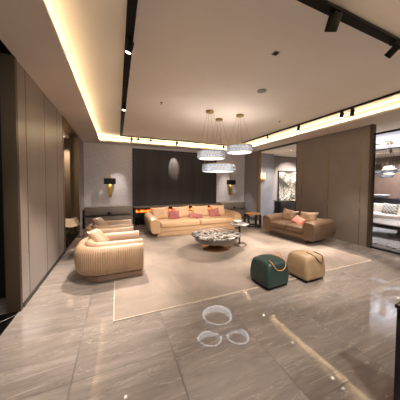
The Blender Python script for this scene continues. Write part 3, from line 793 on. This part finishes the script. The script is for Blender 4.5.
# picture and console
t = thing('framed_picture', 'large framed picture of white tree branches above the black console', 'picture', (7.95, 7.495, 1.22))
obj('canvas', bx(-.74, .74, -.025, 0, -.76, .80), 'picture', t, False)
bm = BM()
for a in ((-.78, -.74, -.80, .84), (.74, .78, -.80, .84)): box(bm, a[0], a[1], -.04, 0, a[2], a[3])
box(bm, -.74, .74, -.04, 0, .80, .84); box(bm, -.74, .74, -.04, 0, -.80, -.76)
obj('picture_frame', bm, 'black', t, False)
t = thing('console_table', 'black console sideboard under the tree picture', 'console', (7.6, 7.0, 0))
obj('body', rbox(-.9, .9, -.2, .2, .1, .62, .008, 2), 'black_wood', t); obj('top', rbox(-.93, .93, -.22, .22, .62, .655, .006, 2), 'black_lacquer', t)
for sx in (-1, 1):
    for sy in (-1, 1): obj('leg', tube([(sx*.8, sy*.14, .1), (sx*.8, sy*.14, 0)], .025, 8), 'black', t)
for q in (-.45, .45): obj('door', rbox(q-.43, q+.43, -.212, -.2, .12, .6, .004, 2), 'black_wood', t)
d = obj('tray', rbox(-.28, .28, -.1, .1, 0, .035, .012), 'shell', None, True, (7.75, 6.9, .656)); tag(d, 'pale tray on the black console', 'tray')
# white sofa next door (faces -x)
t = thing('sofa', 'white fabric sofa in the neighbouring showroom beyond the glass', 'sofa', (8.35, 3.3, 0), math.radians(-90))
obj('base', rbox(-1.4, 1.4, -.45, .45, .1, .3, .03), 'white_fabric', t)
for q in (-.66, .66): obj('seat_cushion', rbox(q-.62, q+.62, -.48, .2, .29, .46, .05, 3), 'white_fabric', t)
obj('back', rbox(-1.4, 1.4, .2, .45, .28, .74, .06, 3), 'white_fabric', t)
for s in (-1, 1): obj('arm', rbox(s*1.34-.1, s*1.34+.1, -.45, .45, .12, .6, .05, 3), 'white_fabric', t)
for sx in (-1, 1):
    for sy in (-1, 1): obj('foot', tube([(sx*1.2, sy*.35, .1), (sx*1.2, sy*.35, 0)], .02, 8), 'black', t)
cushion('plaid cushion on the white sofa beyond the glass, left one', 'plaid', (8.2, 3.62, .63), tilt(math.radians(-90), .35, .05), .44, .36, .16, group='plaid cushions on the white sofa')
cushion('plaid cushion on the white sofa beyond the glass, right one', 'plaid', (8.2, 2.7, .63), tilt(math.radians(-90), .35, -.1), .44, .36, .16, group='plaid cushions on the white sofa')
# low table next door
t = thing('coffee_table', 'oval marble coffee table on black pedestal beyond the glass', 'coffee table', (7.0, 2.85, .01))
bm = lathe([(0, .34), (.55, .34), (.6, .35), (.6, .375), (.585, .38), (0, .38)], 48)
for v in bm.verts: v.co.y *= 1.25
obj('table_top', bm, 'pale_marble', t)
bm = lathe([(0, .29), (.54, .29), (.57, .31), (.57, .339), (0, .339)], 48)
for v in bm.verts: v.co.y *= 1.25
obj('apron', bm, 'black', t)
obj('pedestal', lathe([(0, 0), (.28, 0), (.28, .03), (.1, .06), (.07, .12), (.09, .29), (0, .29)], 32), 'black', t)
o = obj('patterned_rug', bx(5.65, 7.9, .6, 4.4, 0, .01), 'zigzag', None, False); tag(o, 'black and white patterned rug beyond the glass', 'rug')
# dark figure-like side cabinet behind the sofa
t = thing('console_table', 'dark console behind the white sofa beyond the glass', 'console', (9.6, 4.2, 0))
obj('body', rbox(-.22, .22, -1.2, 1.2, .08, .86, .01, 2), 'black_wood', t); obj('top', rbox(-.24, .24, -1.22, 1.22, .86, .89, .006, 2), 'black_wood', t); obj('plinth', bx(-.18, .18, -1.1, 1.1, 0, .08), 'black', t)
o = obj('sculpture', lathe([(0, 0), (.1, 0), (.2, .05), (.28, .12), (.25, .13), (.16, .07), (0, .05)], 28), 'white_ceramic', None, True, (9.6, 4.55, .89)); tag(o, 'pale shallow bowl on the console behind the white sofa', 'bowl')
# pendants next door
for i, (x, y, z, lab, pw) in enumerate(((8., 3.92, 1.83, 'crystal pendant beyond the glass nearest the brown partition', 0), (8., 3.6, 1.81, 'crystal pendant in the middle of the cluster beyond the glass', 40), (8.05, 3.28, 1.86, 'crystal pendant at the right of the cluster beyond the glass', 0),
        (7.75, 3.55, 1.68, 'lowest crystal pendant of the cluster beyond the glass', 0), (8.25, 3.72, 1.98, 'highest crystal pendant of the cluster beyond the glass', 40))):
    chandelier('crystal_pendant', lab, (x, y, z), .15, .10, (x, y), 'cluster of crystal pendants next door', pw, (.88, .93, 1), 2.76, 24)
o = obj('ceiling_track', rbox(9.27, 9.31, YF+.1, 6.9, 2.725, 2.7595, .004, 2), 'black', None, False); tag(o, 'long black light track over the white sofa in the neighbouring showroom', 'light track', 'black tracks next door')
o = obj('ceiling_track', rbox(6.9, 9.0, 6.2, 6.24, 2.73, 2.7595, .004, 2), 'black', None, False); tag(o, 'short black light track before the tree picture', 'light track', 'black tracks next door')
spot('spotlight before the tree picture', (7.6, 6.22), (7.8, 7.45, 1.3), 110, 90, zc=2.73, col=(1, .86, .7), group='spotlights next door')
spot('left spotlight on the showroom track before the tree picture', (8.7, 6.22), (8.2, 7.45, .8), 110, 90, zc=2.73, col=(1, .86, .7), group='spotlights next door')
spot('spotlight on the long showroom track nearer the brown partition', (9.29, 4.15), (9.9, 4.2, .5), 60, 70, .045, .14, .09, zc=2.725, col=(1, .88, .75), group='spotlights next door')
spot('spotlight on the long showroom track nearer the right edge', (9.29, 3.75), (8.4, 3.5, .5), 60, 60, .045, .14, .09, zc=2.725, col=(1, .88, .75), group='spotlights next door')
for i, (x, y, tx, ty, p, lab) in enumerate(((10.6, 4.8, 12.0, 4.9, 450, 'added downlight brightening the far dark wall beyond the glass'), (6.6, 2.2, 7.0, 2.8, 230, 'recessed downlight over the oval table beyond the glass'), (6.4, 6.0, 6.1, 6.4, 110, 'recessed downlight before the blue-grey pillar'))):  # the far-wall lamp is added to lift that wall's brightness
    downlight(lab, x, y, 2.76, (tx, ty, 0), p, (1, .9, .8), 110)

# ------------------------------------------------------------------ world and view
wd = bpy.data.worlds.new('World'); SC.world = wd; wd.use_nodes = True
wd.node_tree.nodes['Background'].inputs[0].default_value = (.8, .75, .7, 1); wd.node_tree.nodes['Background'].inputs[1].default_value = .03
vs = SC.view_settings
vs.view_transform = 'Standard'; vs.look = 'None'; vs.gamma = 1; vs.use_curve_mapping = False; vs.exposure = 1.65
SC.cycles.max_bounces = 10; SC.cycles.diffuse_bounces = 8
